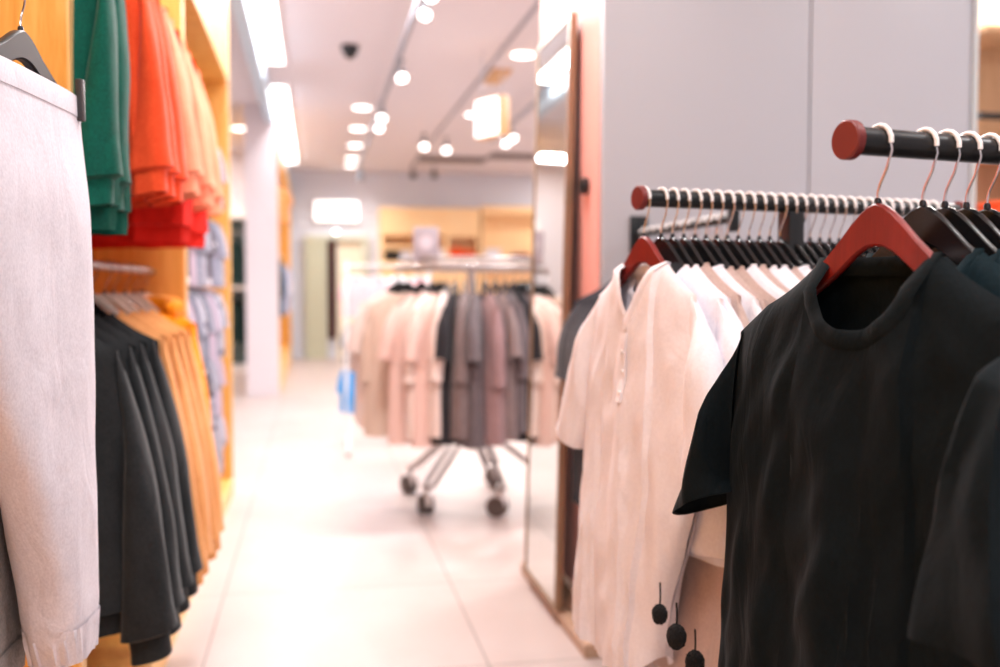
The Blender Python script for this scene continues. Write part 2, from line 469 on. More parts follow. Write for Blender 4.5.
# ================================================================== CEILING LIGHTS
def fill_panel():  # housing and glowing face for the added fill lights
    fr = MB().box(-.32, .32, -.32, -.285, -.03, 0).box(-.32, .32, .285, .32, -.03, 0).box(-.32, -.285, -.285, .285, -.03, 0).box(.285, .32, -.285, .285, -.03, 0)
    df = MB().box(-.285, .285, -.285, .285, -.012, -.004)
    return [('frame', fr.mesh('frame', M_WHITEPL, False)), ('diffuser', df.mesh('diffuser', M_LIGHT, False))]
ck = fill_panel()
for i, (x, y) in enumerate(FILL_PANELS):
    place(ck, 'added_fill_panel', 'square white fill panel added on the ceiling to brighten the shop floor', 'ceiling light', (x, y, CEIL), 0, 'added ceiling fill panels')

dl = MB(); dl.lathe([(.10, -.012), (.10, 0), (.088, 0), (.085, -.004)], n=24)
dlk = [('trim_ring', MB().lathe([(.115, -.010), (.12, -.004), (.12, 0), (.10, 0)], n=24).mesh('trim_ring', M_WHITEPL)),
       ('lamp_face', MB().lathe([(.098, -.014), (.098, -.006)], n=24).mesh('lamp_face', M_LIGHT))]
for i, (px, py, lab) in enumerate([(362,107,'nearest of the row of round downlights by the hanging track'), (358,128,'second round downlight of the row by the hanging track'), (355,145,'third round downlight of the row by the hanging track'),
        (352,158,'fourth round downlight of the row by the hanging track'), (351,165,'farthest round downlight of the row by the hanging track'), (523,54,'bright round downlight beside the top of the tall mirror'),
        (474,114,'round downlight just behind the hanging lightbox sign'), (240,128,'round downlight over the recess beyond the orange shelving')]):
    p = at_h(px, py, CEIL)
    place(dlk, 'downlight', lab, 'downlight', p, 0, 'round downlights', scale=1.0)
    l = bpy.data.lights.new('downlight_lamp', 'SPOT'); l.energy = 90; l.spot_size = 2.6; l.spot_blend = .9; l.shadow_soft_size = .08
    o = bpy.data.objects.new('downlight_lamp', l); COL.objects.link(o); o.location = (p.x, p.y, CEIL-.05)

# long light strips by the beam
for (y0, y1, lab) in ((4.5, 9.2, 'long bright ceiling light strip beside the blue beam, nearer one'), (10.2, 16.2, 'long bright ceiling light strip beside the blue beam, farther one')):
    t = thing('light_strip', lab, 'light strip', (-.335, (y0+y1)/2, CEIL), 0, None)
    h = (y1-y0)/2
    MB().box(-.085, .085, -h, h, -.03, 0).obj('housing', M_WHITEPL, t, False)
    MB().box(-.075, .075, -h+.02, h-.02, -.036, -.030).obj('diffuser', M_LIGHT, t, False)
    area('light_strip_lamp', (-.335, (y0+y1)/2, CEIL-.045), .14, y1-y0-.1, 45)

# track + spot heads
def spot_head(lab, loc, rz=0, tilt=.5, lit=True, s=1.0, stem=.16, grp='spotlights on the ceiling tracks', dark=False):
    t = thing('spotlight', lab, 'spotlight', loc, rz, grp); t.scale = (s, s, s)
    mm = M_TRACKGREY
    MB().tube([(0,0,0), (0,0,-stem)], .014, 8).box(-.03, .03, -.06, .06, -.012, 0).obj('stem', mm, t)
    b = MB(); M = Matrix.Translation((0, 0, -stem)) @ Matrix.Rotation(tilt, 4, 'X')
    prof = [(.034, .07), (.045, .065), (.058, .0), (.066, -.06), (.062, -.065)]
    i = len(b.v); b.lathe(prof, n=18); b.v = [M @ v for v in b.v]; b.obj('lamp_can', mm, t)
    c = MB().lathe([(.060, -.068), (.060, -.062)], n=18); c.v = [M @ v for v in c.v]
    c.obj('lamp_face', M_LIGHT if lit else M_DARKMETAL, t)
    if lit:
        l = bpy.data.lights.new('spotlight_lamp', 'SPOT'); l.energy = 60; l.spot_size = 1.9; l.spot_blend = .8; l.shadow_soft_size = .05; l.color = (1, .97, .96)
        o = bpy.data.objects.new('spotlight_lamp', l); COL.objects.link(o)
        o.matrix_world = Matrix.Translation(loc) @ Matrix.Rotation(rz, 4, 'Z') @ Matrix.Translation((0, 0, -stem*s)) @ Matrix.Rotation(tilt, 4, 'X') @ Matrix.Translation((0, 0, -.09*s))
    return t
M_TRACKGREY = mat('track_grey', (120, 122, 130), .5, .3)
M_TRACK = mat('track_metal', (150, 150, 160), .5, .3)
XT = .69; HT = 3.1
y0 = at_h(420, 4, HT).y; y1 = at_h(378, 165, HT).y
t = thing('light_track', 'long grey hanging light track running down the aisle', 'light track', (XT, 0, HT))
MB().box(-.018, .018, y0-1.5, y1, -.018, .018).obj('rail', M_TRACK, t, False)
for yy in (y0+.2, (y0+y1)/2, y1-.3): MB().tube([(0, yy, .018), (0, yy, CEIL-HT)], .005, 6).obj('hanging_rod', M_TRACK, t)
for (px, py, lab, s) in ((434, 6, 'nearest spotlight of the hanging track, at the upper edge of the view', .9), (432, 24, 'spotlight just below the nearest one on the hanging track', .9),
                      (408, 83, 'single spotlight halfway along the hanging track', 1.0), (381, 122, 'upper of the two close spotlights far along the hanging track', 1.0),
                      (380, 132, 'lower of the two close spotlights far along the hanging track', 1.0)):
    q = at_h(px, py, HT-.2); p = Vector((q.x, q.y, HT-.018)); p.x = XT + max(-.0, min(.12, q.x-XT))*.3
    spot_head(lab, p, rz=random.uniform(-.3, .3)+PI, tilt=.75, s=s*.72)
spot_head('unlit dark spotlight at the far end of the hanging track', (XT, y1-.1, HT-.018), 0, .2, lit=False)
# second track on the ceiling + right track
a = at_h(535, 7, CEIL); b = at_h(448, 129, CEIL)
t = thing('light_track', 'thin track line flush on the ceiling, ahead of the mirror top', 'light track')
MB().box(a.x-.012, a.x+.012, a.y-1, 16.5, CEIL-.02, CEIL).obj('rail', M_TRACK, t, False)
pa = at_h(531, 107, 3.1); pb = at_h(503, 137, 3.1)
t = thing('light_track', 'short grey light track beside the top of the tall mirror', 'light track')
MB().box(pa.x-.018, pa.x+.018, pa.y-1, pb.y+.3, 3.08, 3.115).obj('rail', M_TRACK, t, False)
MB().tube([(pa.x, pb.y, 3.1), (pa.x, pb.y, CEIL)], .006, 6).obj('hanging_rod', M_TRACK, t)
for (px, py, lab) in ((506, 141, 'spotlight on the short track by the mirror, upper of two'), (499, 146, 'spotlight on the short track by the mirror, lower of two')):
    q = at_h(px, py, 2.9); spot_head(lab, (pa.x, q.y, 3.08), PI+.3, .75, s=.75)
for (px, py, lab, lit) in ((424, 134, 'lit spotlight on a stem in the middle of the ceiling, over the shelves', True), (446, 138, 'lit spotlight on a stem nearest the square vent', True),
                      (413, 166, 'small dark spotlight low near the back wall', False), (434, 166, 'small dark spotlight beside the ceiling vent', False)):
    q = at_h(px, py, CEIL); spot_head(lab, q, PI, .75, lit=lit, s=.85)
def vent(px, py, w, d, lab):
    q = at_h(px, py, CEIL); t = thing('ceiling_vent', lab, 'vent', (q.x, q.y, CEIL))
    MB().box(-w, w, -d, -d+.04, -.02, 0).box(-w, w, d-.04, d, -.02, 0).box(-w, -w+.04, -d+.04, d-.04, -.02, 0).box(w-.04, w, -d+.04, d-.04, -.02, 0).obj('frame', M_TRACKGREY, t, False)
    sl = MB()
    for k in range(7):
        yy = -d+.06+k*(2*d-.12)/6; sl.box(-w+.04, w-.04, yy-.02, yy+.02, -.014, -.004)
    sl.obj('louvre', mat('vent_louvre', (120, 105, 100), .6), t, False)
vent(452, 159, .55, .32, 'dark ceiling vent grille near the back wall')
vent(520, 156, .5, .3, 'dark ceiling vent grille beside the mirror edge')
q = at_h(350, 46, CEIL); t = thing('security_camera', 'small black dome camera on the ceiling', 'security camera', q)
MB().lathe([(.075, 0), (.08, -.03), (.07, -.045)], n=24).obj('base', M_DARKMETAL, t)
MB().lathe([(.06, -.045), (.058, -.07), (.045, -.095), (.02, -.108)], n=24).obj('dome', M_BLKPLASTIC, t)
# hanging lightbox sign
q = at_y(492, 118, 8.4)
t = thing('hanging_sign', 'lit white box sign hanging from the ceiling before the mirror', 'sign', q, math.radians(-62))
MB().box(-.17, .17, -.055, .055, -.17, .17, .006).obj('case', mat('sign_case', (222, 170, 120), .5), t)
MB().box(-.155, .155, -.062, -.055, -.155, .155).obj('lit_face', M_SCREEN, t, False)
for x in (-.13, .13): MB().tube([(x, 0, .17), (x, 0, CEIL-q.z)], .004, 6).obj('hanging_rod', M_TRACK, t)
q = at_h(497, 75, CEIL); t = tag(MB().box(q.x-.09, q.x+.09, q.y-.3, q.y+.3, CEIL-.03, CEIL, .006).obj('ceiling_plate', mat('amber_plate', (214, 168, 120), .5)), 'small amber plate fixed to the ceiling above the hanging sign', 'ceiling plate')

# ================================================================== LEFT WALL UNITS
def unit(lab, y0, y1, x0=XB+.01, x1=XF, h=3.0, backpanel=True, header=None, base=.10, near=True, far=True, wood=M_ORANGEWOOD):
    t = thing('wall_unit', lab, 'shelving unit', (0, y0, 0), 0, 'honey wood wall units')
    L = y1-y0; T = .045
    MB().box(x0, x1-.012, 0, L, 0, base, .002).obj('base_plinth', wood, t)
    MB().box(x1-.012, x1, 0, L, .0, base).obj('plinth_edge', M_ORANGEEDGE, t, False)
    MB().box(x0, x0+.02, .0, L, base, h).obj('back_panel', wood, t, False)
    if near:
        MB().box(x0+.02, x1-.006, 0, T, base, h).obj('side_panel', wood, t, False)
        MB().box(x1-.006, x1, 0, T, base, h).obj('panel_edge', M_ORANGEEDGE, t, False)
    if far:
        MB().box(x0+.02, x1-.006, L-T, L, base, h).obj('side_panel', wood, t, False)
        MB().box(x1-.006, x1, L-T, L, base, h).obj('panel_edge', M_ORANGEEDGE, t, False)
    if header:
        MB().box(x0+.02, x1, T if near else 0, L-T if far else L, header, h).obj('header', wood, t, False)
    return t
YD1, YD2, YE = 2.10, 3.85, 5.90
U1 = unit('honey wood wall unit nearest the view, with the pale sweatpants', -.6, YD1+.045, near=True, far=True)
U2 = unit('honey wood wall unit holding green, orange and grey sweatshirts', YD1+.045, YD2+.045, near=False)
U3 = unit('honey wood wall unit at the aisle end with small patterned clothes', YD2+.045, YE, near=False, header=2.40)
U4 = unit('far honey wood wall unit holding blue shirts, beyond the recess', 11.46, 17.2, x0=-.74, x1=-.40, header=2.75, base=.28)

XR = -.60
def rail_part(parent, x, y0, y1, h, m=M_CHROME, r=.0125):
    MB().tube([(x, y0-parent.location.y, h), (x, y1-parent.location.y, h)], r, 12).obj('hanging_rail', m, parent)
for (u, ya, yb, hs) in ((U1, -.5, YD1, ()), (U2, YD1+.045, YD2, (1.27, 2.20)), (U4, 11.5, 17.1, ())):
    for h in hs: rail_part(u, XR, ya, yb, h)

M_PLH = mat('clear_hanger', (205, 190, 180), .25)
hk_dark = hanger_kit(M_BLKPLASTIC, half=.17, thick=.010)
hk_clear = hanger_kit(M_PLH, half=.17, thick=.008, arch=.012)

# --- white sweatpants and darker ones hanging in front
M_MARL = mat('white_marl', (228, 222, 230), .9, kind='cloth', alt=(212, 205, 214), sheen=.1)
M_GREYMARL = mat('grey_marl', (150, 142, 138), .9, kind='cloth', alt=(120, 112, 108))
def pants_kit(m, seed, w=.215, L=.88, slope=.45, taper=.0):
    off = Vector((seed*3.3, 1, 2)); mb = MB(); rings = []; n = 40; nz = 60
    for j in range(nz+1):
        v = j/nz
        hw = w*(1-.02*v); cx = 0
        q = sstep(.25, 1.0, v); hw = w - taper*q; cx = taper*q*.85
        if v > .92: q = (v-.92)/.08; hw -= .02*q*q
        d = .028 + .024*sstep(0, .25, v) - (.01*sstep(.9, 1, v))
        ring = []
        for k in range(n):
            a = 2*PI*k/n; ca, sa = math.cos(a), math.sin(a)
            x = cx + hw*(abs(ca)**.6)*(1 if ca > 0 else -1)
            y = -d*(abs(sa)**.75)*(1 if sa > 0 else -1)
            ztop = -.10 - slope*(x+.0) if slope else -.10
            z = ztop + (-L-ztop-.10)*v
            g = sstep(.02, .3, v)
            y += g*(.012*noise.noise(off+Vector((x*9, sa, z*1.3))) + .004*noise.noise(off+Vector((x*26, sa*2, z*7))))
            if v > .93: y += .004*math.sin(a*18)*sstep(.93, .96, v); x += .003*math.sin(a*14)*sstep(.93, .96, v)
            x += .008*noise.noise(off+Vector((5, sa, z*4)))*g
            ring.append(Vector((x, y, z)))
        rings.append(ring)
    mb.grid(rings, closed=True)
    i = len(mb.v); mb.f.append(tuple(range(i-n, i)))
    wb = MB(); top = rings[0]
    wb.grid([[p+Vector((0, 0, .002)) for p in top], [Vector((p.x*1.012, p.y*1.06, p.z-.002)) for p in top], [Vector((p.x*1.012, p.y*1.1, p.z-.034)) for p in top], [Vector((p.x, p.y*.9, p.z-.038)) for p in top]], closed=True)
    cf = MB(); e = rings[-5]; l = rings[-1]
    cf.grid([[Vector((p.x*1.01, p.y*1.05, p.z)) for p in e], [Vector((p.x*1.02+.0, p.y*1.12, p.z)) for p in l], [Vector((p.x*.9, p.y*.7, p.z-.004)) for p in l]], closed=True)
    sm = MB(); sm.tube([r[30 % n] + Vector((0.0, 0, 0)) for r in rings[3:-4]], .0012, 5)
    return [('leg_body', mb.mesh('leg_body', m)), ('waistband', wb.mesh('waistband', m)), ('ankle_cuff', cf.mesh('ankle_cuff', m))]

def clip_hanger_kit(m):
    """arched black hanger with a clip at each end of its shoulder"""
    k = hanger_kit(m, half=.175, thick=.016, arch=.03, drop=.075)
    for sx in (-1, 1):
        c = MB().box(sx*.160-.009, sx*.160+.009, -.034, -.022, -.185, -.115, .003)
        k.append(('clip', c.mesh('clip', M_CLIP)))
    return k
M_CLIP = mat('clip_plastic', (52, 50, 52), .45)
ck2 = clip_hanger_kit(mat('charcoal_plastic', (30, 30, 33), .45))
PX = (-.437, 1.613, 1.672)
place(ck2, 'clip_hanger', 'black clip hanger holding the pale sweatpants', 'hanger', PX, math.radians(82))
pk = pants_kit(M_MARL, 3, w=.205, L=.94, slope=.0, taper=.13)
place(pk, 'sweatpants', 'pale marl sweatpants with an elasticated ankle on the black clip hanger', 'trousers', (PX[0], PX[1], PX[2]-.045), math.radians(82))
pk2 = pants_kit(M_GREYMARL, 8, w=.205, L=.95, slope=.0, taper=.03)
for i, (xx, lab, la2) in enumerate(((-.545, 'taupe grey marl sweatpants just behind the pale pair', 'black clip hanger of the grey sweatpants just behind the pale pair'), (-.64, 'taupe grey marl sweatpants deepest in the first wall unit', 'black clip hanger of the deepest grey sweatpants'))):
    place(ck2, 'clip_hanger', la2, 'hanger', (xx, 1.60, 1.655), math.radians(84))
    place(pk2, 'sweatpants', lab, 'trousers', (xx, 1.60, 1.61), math.radians(84))
MB().tube([(XB+.03, 1.613-U1.location.y, 1.655), (XF+.045, 1.613-U1.location.y, 1.655)], .011, 12).tube([(XF+.045, 1.613-U1.location.y, 1.655), (XF+.045, 1.613-U1.location.y, 1.672)], .011, 12).obj('front_arm', M_CHROME, U1)

# --- sweatshirts in the second unit
def C(name, rgb, alt=None, sheen=.15): return mat(name, rgb, .92, kind='cloth', alt=alt, sheen=sheen, spec=.25)
M_GREEN = C('green_jersey', (0, 92, 76), (0, 70, 58)); M_ORANGE = C('orange_jersey', (252, 92, 48), (240, 72, 32))
M_PEACH = C('peach_jersey', (254, 168, 134), (250, 148, 112)); M_RED = C('red_jersey', (238, 40, 26), (215, 28, 18))
M_DGREY = C('charcoal_marl', (40, 43, 45), (26, 28, 31)); M_TAN = C('tan_jersey', (232, 168, 108), (212, 146, 88))
M_AMBER = C('amber_jersey', (250, 158, 18), (236, 138, 8))
SW = dict(neck_w=.085, sh_w=.20, under_z=-.42, w_under=.225, hem_z=-.76, w_hem=.235, T1=(.31,-.80), B1=(.19,-.83), sl_depth=.05, depth=.05, bulge=.015, fold=.03, fine=.004, nx=20, nz=24, ns=18, sl_fwd=.03)
def sw_kit(m, seed, hood=True, **kk):
    k = dict(SW); k.update(kk); return garment_kit(m, seed, hood=hood, cuffs=(.06, .72), band=True, **k)[0]
def hang_row(kits, name, labf, cat, grp, ys, x, h, hk, hlab, jit=.10, hname='clothes_hanger', scale=1.0, hgrp=None, xj=.012):
    for i, y in enumerate(ys):
        k = kits[i % len(kits)]; rz = random.uniform(-jit, jit)
        xx = x + random.uniform(-xj, xj)
        place(hk, hname, hlab(i), 'hanger', (xx, y, h), rz, hgrp or ('hangers of the '+grp), scale=scale)
        place(k, name, labf(i), cat, (xx, y, h), rz, grp, scale=scale)
H1, H2 = 1.27, 2.20
k_dg = [sw_kit(M_DGREY, s, hood=False) for s in (1, 2, 5)]; k_tan = [sw_kit(M_TAN, s, hood=False, hem_z=-.84, T1=(.30,-.84), B1=(.19,-.86)) for s in (11, 12)]
k_am = [sw_kit(M_AMBER, s, T1=(.24,-.74), B1=(.14,-.77), hem_z=-.70, w_under=.19, w_hem=.195, sh_w=.18) for s in (21, 22)]; k_gr = [sw_kit(M_GREEN, s, hem_z=-.82, sh_w=.17, w_under=.185, w_hem=.19, T1=(.20,-.76), B1=(.09,-.78), sl_depth=.06, sl_fwd=.06) for s in (31, 32)]
k_or = [sw_kit(M_ORANGE, s, hem_z=-.72, T1=(.27,-.70), B1=(.16,-.72)) for s in (41, 42)]; k_pe = [sw_kit(M_PEACH, s, hem_z=-.66, T1=(.285,-.66), B1=(.17,-.68)) for s in (51, 52)]
k_rd = [sw_kit(M_RED, s, hood=False, hem_z=-.80, T1=(.25,-.62), B1=(.16,-.64)) for s in (61, 62)]
hl = lambda what: (lambda i: 'hanger under the %s %s, counting from the near end' % (ORD[i], what))
yA = 2.24
hang_row(k_dg, 'sweatshirt', lambda i: '%s charcoal grey sweatshirt from the near end of the lower rail' % ORD[i], 'sweatshirt', 'charcoal sweatshirts on the lower rail', [yA+.15*i for i in range(4)], XR, H1, hk_dark, hl('charcoal sweatshirt'))
hang_row(k_tan, 'sweatshirt', lambda i: '%s tan sweatshirt behind the charcoal ones on the lower rail' % ORD[i], 'sweatshirt', 'tan sweatshirts on the lower rail', [yA+.62+.13*i for i in range(4)], XR, H1, hk_clear, hl('tan sweatshirt'))
hang_row(k_am, 'hooded_sweatshirt', lambda i: '%s amber yellow hooded sweatshirt at the far end of the lower rail' % ORD[i], 'sweatshirt', 'amber sweatshirts on the lower rail', [3.42+.10*i for i in range(4)], XR, H1, hk_clear, hl('amber sweatshirt'))
hang_row(k_gr, 'hooded_sweatshirt', lambda i: '%s dark green hooded sweatshirt from the near end of the upper rail' % ORD[i], 'sweatshirt', 'green sweatshirts on the upper rail', [2.20, 2.36], XR, H2, hk_dark, hl('green sweatshirt'))
ys = [2.52+.13*i for i in range(10)]
for i, y in enumerate(ys):
    kk, nm, lab = ((k_or, 'orange', 'hooded_sweatshirt'), (k_pe, 'peach', 'hooded_sweatshirt'), (k_rd, 'red', 'sweatshirt'))[(0, 0, 0, 1, 1, 2, 1, 1, 2, 1)[i]]
    rz = random.uniform(-.12, .12)
    place(hk_clear, 'clothes_hanger', 'hanger of the %s bright orange or red sweatshirt on the upper rail' % ORD[i], 'hanger', (XR, y, H2), rz, 'hangers of the orange sweatshirts')
    place(kk[i % 2], lab, '%s sweatshirt on the upper rail, %s in the row after the green ones' % (nm, ORD[i]), 'sweatshirt', (XR, y, H2), rz, 'orange sweatshirts on the upper rail')

# --- small clothes in the end unit: pegs at several heights
M_PR1 = mat('fleck_print', (186, 184, 196), .9, kind='print', alt=(60, 60, 80)); M_PR2 = mat('grey_print', (172, 172, 186), .9, kind='print', alt=(120, 118, 130), scale=1.6)
M_PR3 = mat('dark_fleck_print', (90, 88, 98), .9, kind='print', alt=(235, 230, 235)); M_PALEGREY = C('pale_grey_jersey', (158, 162, 178), (138, 142, 158)); M_LILAC = C('lilac_jersey', (206, 190, 206), (188, 172, 190))
small = dict(neck_w=.06, sh_w=.13, under_z=-.26, w_under=.14, hem_z=-.46, w_hem=.145, T1=(.17,-.30), B1=(.12,-.31), depth=.025, sl_depth=.022, nx=14, nz=12, ns=6, fold=.012, drop=.07, neck_drop=.05, bulge=.01)
sk = {n: garment_kit(m, i+70, **small)[0] for i, (n, m) in enumerate((('flecked', M_PR1), ('grey patterned', M_PR2), ('dark flecked', M_PR3), ('pale grey', M_PALEGREY), ('lilac', M_LILAC), ('charcoal', M_DGREY)))}
shk = hanger_kit(M_WHITEPL, half=.115, thick=.008, arch=.014, drop=.07)
tiers = [(2.10, 'top', ['dark flecked', 'charcoal', 'pale grey', 'flecked']), (1.68, 'second', ['grey patterned', 'dark flecked', 'lilac', 'pale grey']),
         (1.30, 'third', ['pale grey', 'flecked', 'pale grey', 'lilac']), (1.0, 'fourth', ['grey patterned', 'lilac', 'dark flecked', 'pale grey']), (.68, 'lowest', ['pale grey', 'flecked', 'grey patterned', 'lilac'])]
# display bars run along the unit, carried on the back panel
for ti, (h, tn, cols) in enumerate(tiers):
    MB().tube([(XR-.03, 0.0, h), (XR-.03, YE-YD2-.09, h)], .010, 8).obj('hanging_rail', M_CHROME, U3)
    for j in range(8):
        y = 4.05 + j*.215 + random.uniform(-.03, .03); c = cols[(j+ti) % 4]; rz = random.uniform(-.5, .3)
        place(shk, 'small_hanger', 'small white hanger at place %s of the %s bar in the end unit' % (ORD[j], tn), 'hanger', (XR-.03, y, h), rz, 'small hangers in the end unit')
        place(sk[c], 'toddler_shirt', 'small %s top, %s along the %s bar of the end unit' % (c, ORD[j], tn), 'top', (XR-.03, y, h), rz, 'small tops in the end unit')
def folded_mb(w, d, h, seed=0, layers=3):
    mb = MB()
    for l in range(layers):
        z0 = l*h/layers; z1 = z0 + h/layers*.96; bm = bmesh.new(); bmesh.ops.create_cube(bm, size=1)
        bmesh.ops.subdivide_edges(bm, edges=bm.edges[:], cuts=4, use_grid_fill=True)
        for v in bm.verts:
            x, y, z = v.co
            k = 1-.10*(abs(z)*2)**3
            v.co = Vector((x*w*k, y*d*k, z0+(z+.5)*(z1-z0)*(1-.18*((abs(x)*2)**4))))
            v.co += Vector((0, 0, 1))*.004*noise.noise(Vector((x*6, y*6, seed+l)))
        mb.add(bm)
    return mb

# --- far unit: blue shirts
M_BLUE = C('pale_blue_cotton', (150, 184, 222), (126, 160, 204)); M_NAVY = C('navy_cotton', (44, 52, 84), (34, 40, 66)); M_PINKC = C('dusty_pink_cotton', (226, 184, 186), (206, 160, 164)); M_WHITEC = C('white_cotton', (238, 234, 238), (222, 218, 224))
lo = dict(nx=14, nz=12, ns=6, fold=.02, fine=.002)
far_k = {n: garment_kit(m, 80+i, T1=(.29,-.62), B1=(.19,-.64), hem_z=-.86, **lo)[0] for i, (n, m) in enumerate((('pale blue', M_BLUE), ('navy', M_NAVY), ('dusty pink', M_PINKC), ('white', M_WHITEC), ('charcoal', M_DGREY)))}
seq = ['charcoal', 'charcoal', 'pale blue', 'pale blue', 'pale blue', 'white', 'navy', 'navy', 'white', 'dusty pink', 'dusty pink', 'white', 'navy', 'pale blue', 'white', 'charcoal', 'pale blue', 'white']
for i, c in enumerate(seq):
    y = 11.7+.29*i
    place(hk_dark, 'clothes_hanger', 'dark hanger of the %s shirt along the far wall unit rail' % ORD[i], 'hanger', (-.52, y, 1.75), 0, 'hangers in the far wall unit', scale=(.62, 1, 1))
    place(far_k[c], 'shirt', '%s shirt, %s from the near end of the far wall unit' % (c, ORD[i]), 'shirt', (-.52, y, 1.75), 0, 'shirts in the far wall unit', scale=(.62, 1, 1))
t = thing('upper_display_shirt', 'small tan shirt displayed high in the far wall unit', 'shirt', (-.52, 12.2, 2.62))
for e in garment_kit(M_TAN, 90, hem_z=-.60, T1=(.27,-.38), B1=(.19,-.40), **lo)[0]: link(e[0], e[1], t)
MB().tube([(-.52, 0.05, 1.75), (-.52, 5.6, 1.75)], .0125, 8).tube([(-.52, 0.05, 2.62), (-.52, 5.6, 2.62)], .0125, 8).obj('hanging_rail', M_CHROME, U4)

# --- recess display: niche with dark green jackets
t = thing('display_niche', 'tall pale display niche with dark clothes in the recess', 'display niche', (0, 14.6, 0))
xa, xb = at_y(229, 300, 14.6).x, at_y(258, 300, 14.6).x
MB().box(xa-.4, xb-.12, 0, .55, 0, .10).obj('base', M_WHITEPL, t, False); MB().box(xa-.4, xb-.12, 0.0, .55, 2.25, 2.4).obj('top_panel', M_WHITEPL, t, False)
for xx in (xb-.12, xb+.14): MB().box(xx-.05, xx+.05, 0, .55, 0, 2.4).obj('upright', M_WHITEPL, t, False)
MB().box(xa-.4, xb-.12, .52, .56, .1, 2.25).obj('back_panel', mat('niche_back', (120, 140, 135), .5), t, False)
MB().box(xa-.4, xb-.12, .02, .5, 1.22, 1.26).obj('shelf', M_WHITEPL, t, False)
MB().tube([(xa-.4, .25, 2.05), (xb-.14, .25, 2.05)], .012, 8).obj('hanging_rail', M_CHROME, t)
MB().tube([(xa-.4, .25, 1.17), (xb-.14, .25, 1.17)], .012, 8).obj('hanging_rail', M_CHROME, t)
M_DKGREEN = C('bottle_green_wool', (30, 62, 58), (22, 46, 44))
kg = garment_kit(M_DKGREEN, 95, T1=(.27,-.66), B1=(.18,-.68), hem_z=-.74, **lo)[0]
for (h, w, nm) in ((2.05, 'upper', 'jacket'), (1.17, 'lower', 'long_jacket')):
    for j, xx in enumerate((xb-.32, xb-.42, xb-.62)):
        place(hk_dark, 'clothes_hanger', 'hanger of the %s bottle green jacket on the %s niche rail' % (ORD[j], w), 'hanger', (xx, 14.85, h), PI/2-.6, 'hangers in the niche')
        place(kg, nm, 'bottle green jacket, %s from the upright on the %s niche rail' % (ORD[j], w), 'jacket', (xx, 14.85, h), PI/2-.6, 'jackets in the niche')

# ================================================================== BACK WALL
YW = 17.5
def bw(px, py): return at_y(px, py, YW-.02)
a, b = bw(315, 202), bw(358, 221)
t = thing('lightbox_sign', 'blank bright white lightbox high on the back wall', 'sign', (0, 0, 0))
MB().box(a.x-.03, b.x+.03, YW-.10, YW-.002, b.z-.03, a.z+.03, .01).obj('case', M_WHITEPL, t)
MB().box(a.x, b.x, YW-.108, YW-.101, b.z, a.z).obj('lit_face', M_SCREEN, t, False)
M_SAGE = mat('sage_door', (188, 190, 166), .5, kind='paint'); M_MAROON = mat('maroon_curtain', (96, 34, 30), .9, kind='cloth')
xa, xb = bw(305, 300).x, bw(327, 300).x
top = bw(305, 240).z
struct('door_1', MB().box(xa, xb, YW-.14, YW-.002, 0, top), M_SAGE)
mbc = MB(); rows = []
x0, x1 = bw(328, 300).x, bw(336, 300).x
for j in range(2):
    rows.append([Vector((x0+(x1-x0)*k/16, YW-.12+.025*math.sin(k*1.6), (.35, top)[j])) for k in range(17)])
mbc.grid(rows); rows = [[p+Vector((0, .02, 0)) for p in r] for r in rows]; mbc.grid(rows)
tag(mbc.obj('curtain', M_MAROON), 'narrow maroon curtain beside the sage green door', 'curtain')
x0, x1 = bw(337, 300).x, bw(368, 300).x
struct('door_2', MB().box(x0, x1-.12, YW-.06, YW-.002, 0, top), mat('cream_opening', (244, 232, 206), .7, kind='paint'))
struct('trim_4', MB().box(x1-.12, x1, YW-.16, YW-.002, 0, top).box(xa, x1, YW-.16, YW-.002, top, top+.08), mat('sage_frame', (204, 206, 188), .5))
t = thing('wall_lamp', 'small round lit lamp over the cream opening at the back', 'lamp', (bw(336, 232).x, YW-.05, bw(336, 232).z))
MB().lathe([(.045, .02), (.05, .04), (.05, .05)], axis='Y', n=20).obj('base', M_WHITEPL, t); MB().lathe([(.03, .0), (.035, .02)], axis='Y', n=20).obj('lamp_face', M_LIGHT, t)

# honey wood shelving on the back wall
M_BACKWOOD = mat('pale_honey_wood', (252, 214, 162), .5, kind='wood', alt=(249, 202, 144))
L0, R0 = bw(380, 207), bw(527, 262)
t = thing('back_shelving', 'wide honey wood shelving with open cubbies on the back wall', 'shelving', (0, 0, 0))
yb0, yb1 = YW-.42, YW-.002
def XZ(px, py):
    p = at_y(px, py, yb0); return p.x, p.z
def cell(pxa, pya, pxb, pyb):
    (xa, za), (xb, zb) = XZ(pxa, pya), XZ(pxb, pyb); return xa, xb, zb, za
X0, X1, Zb, Zt = cell(380, 207, 480, 440); Zb = 0.0
cells = [cell(384, 235, 413, 246), cell(384, 249, 413, 261), cell(413, 235, 445, 261), cell(449, 237, 477, 259)]
body = MB()
body.box(X0, X1, yb1-.03, yb1, 0, Zt)
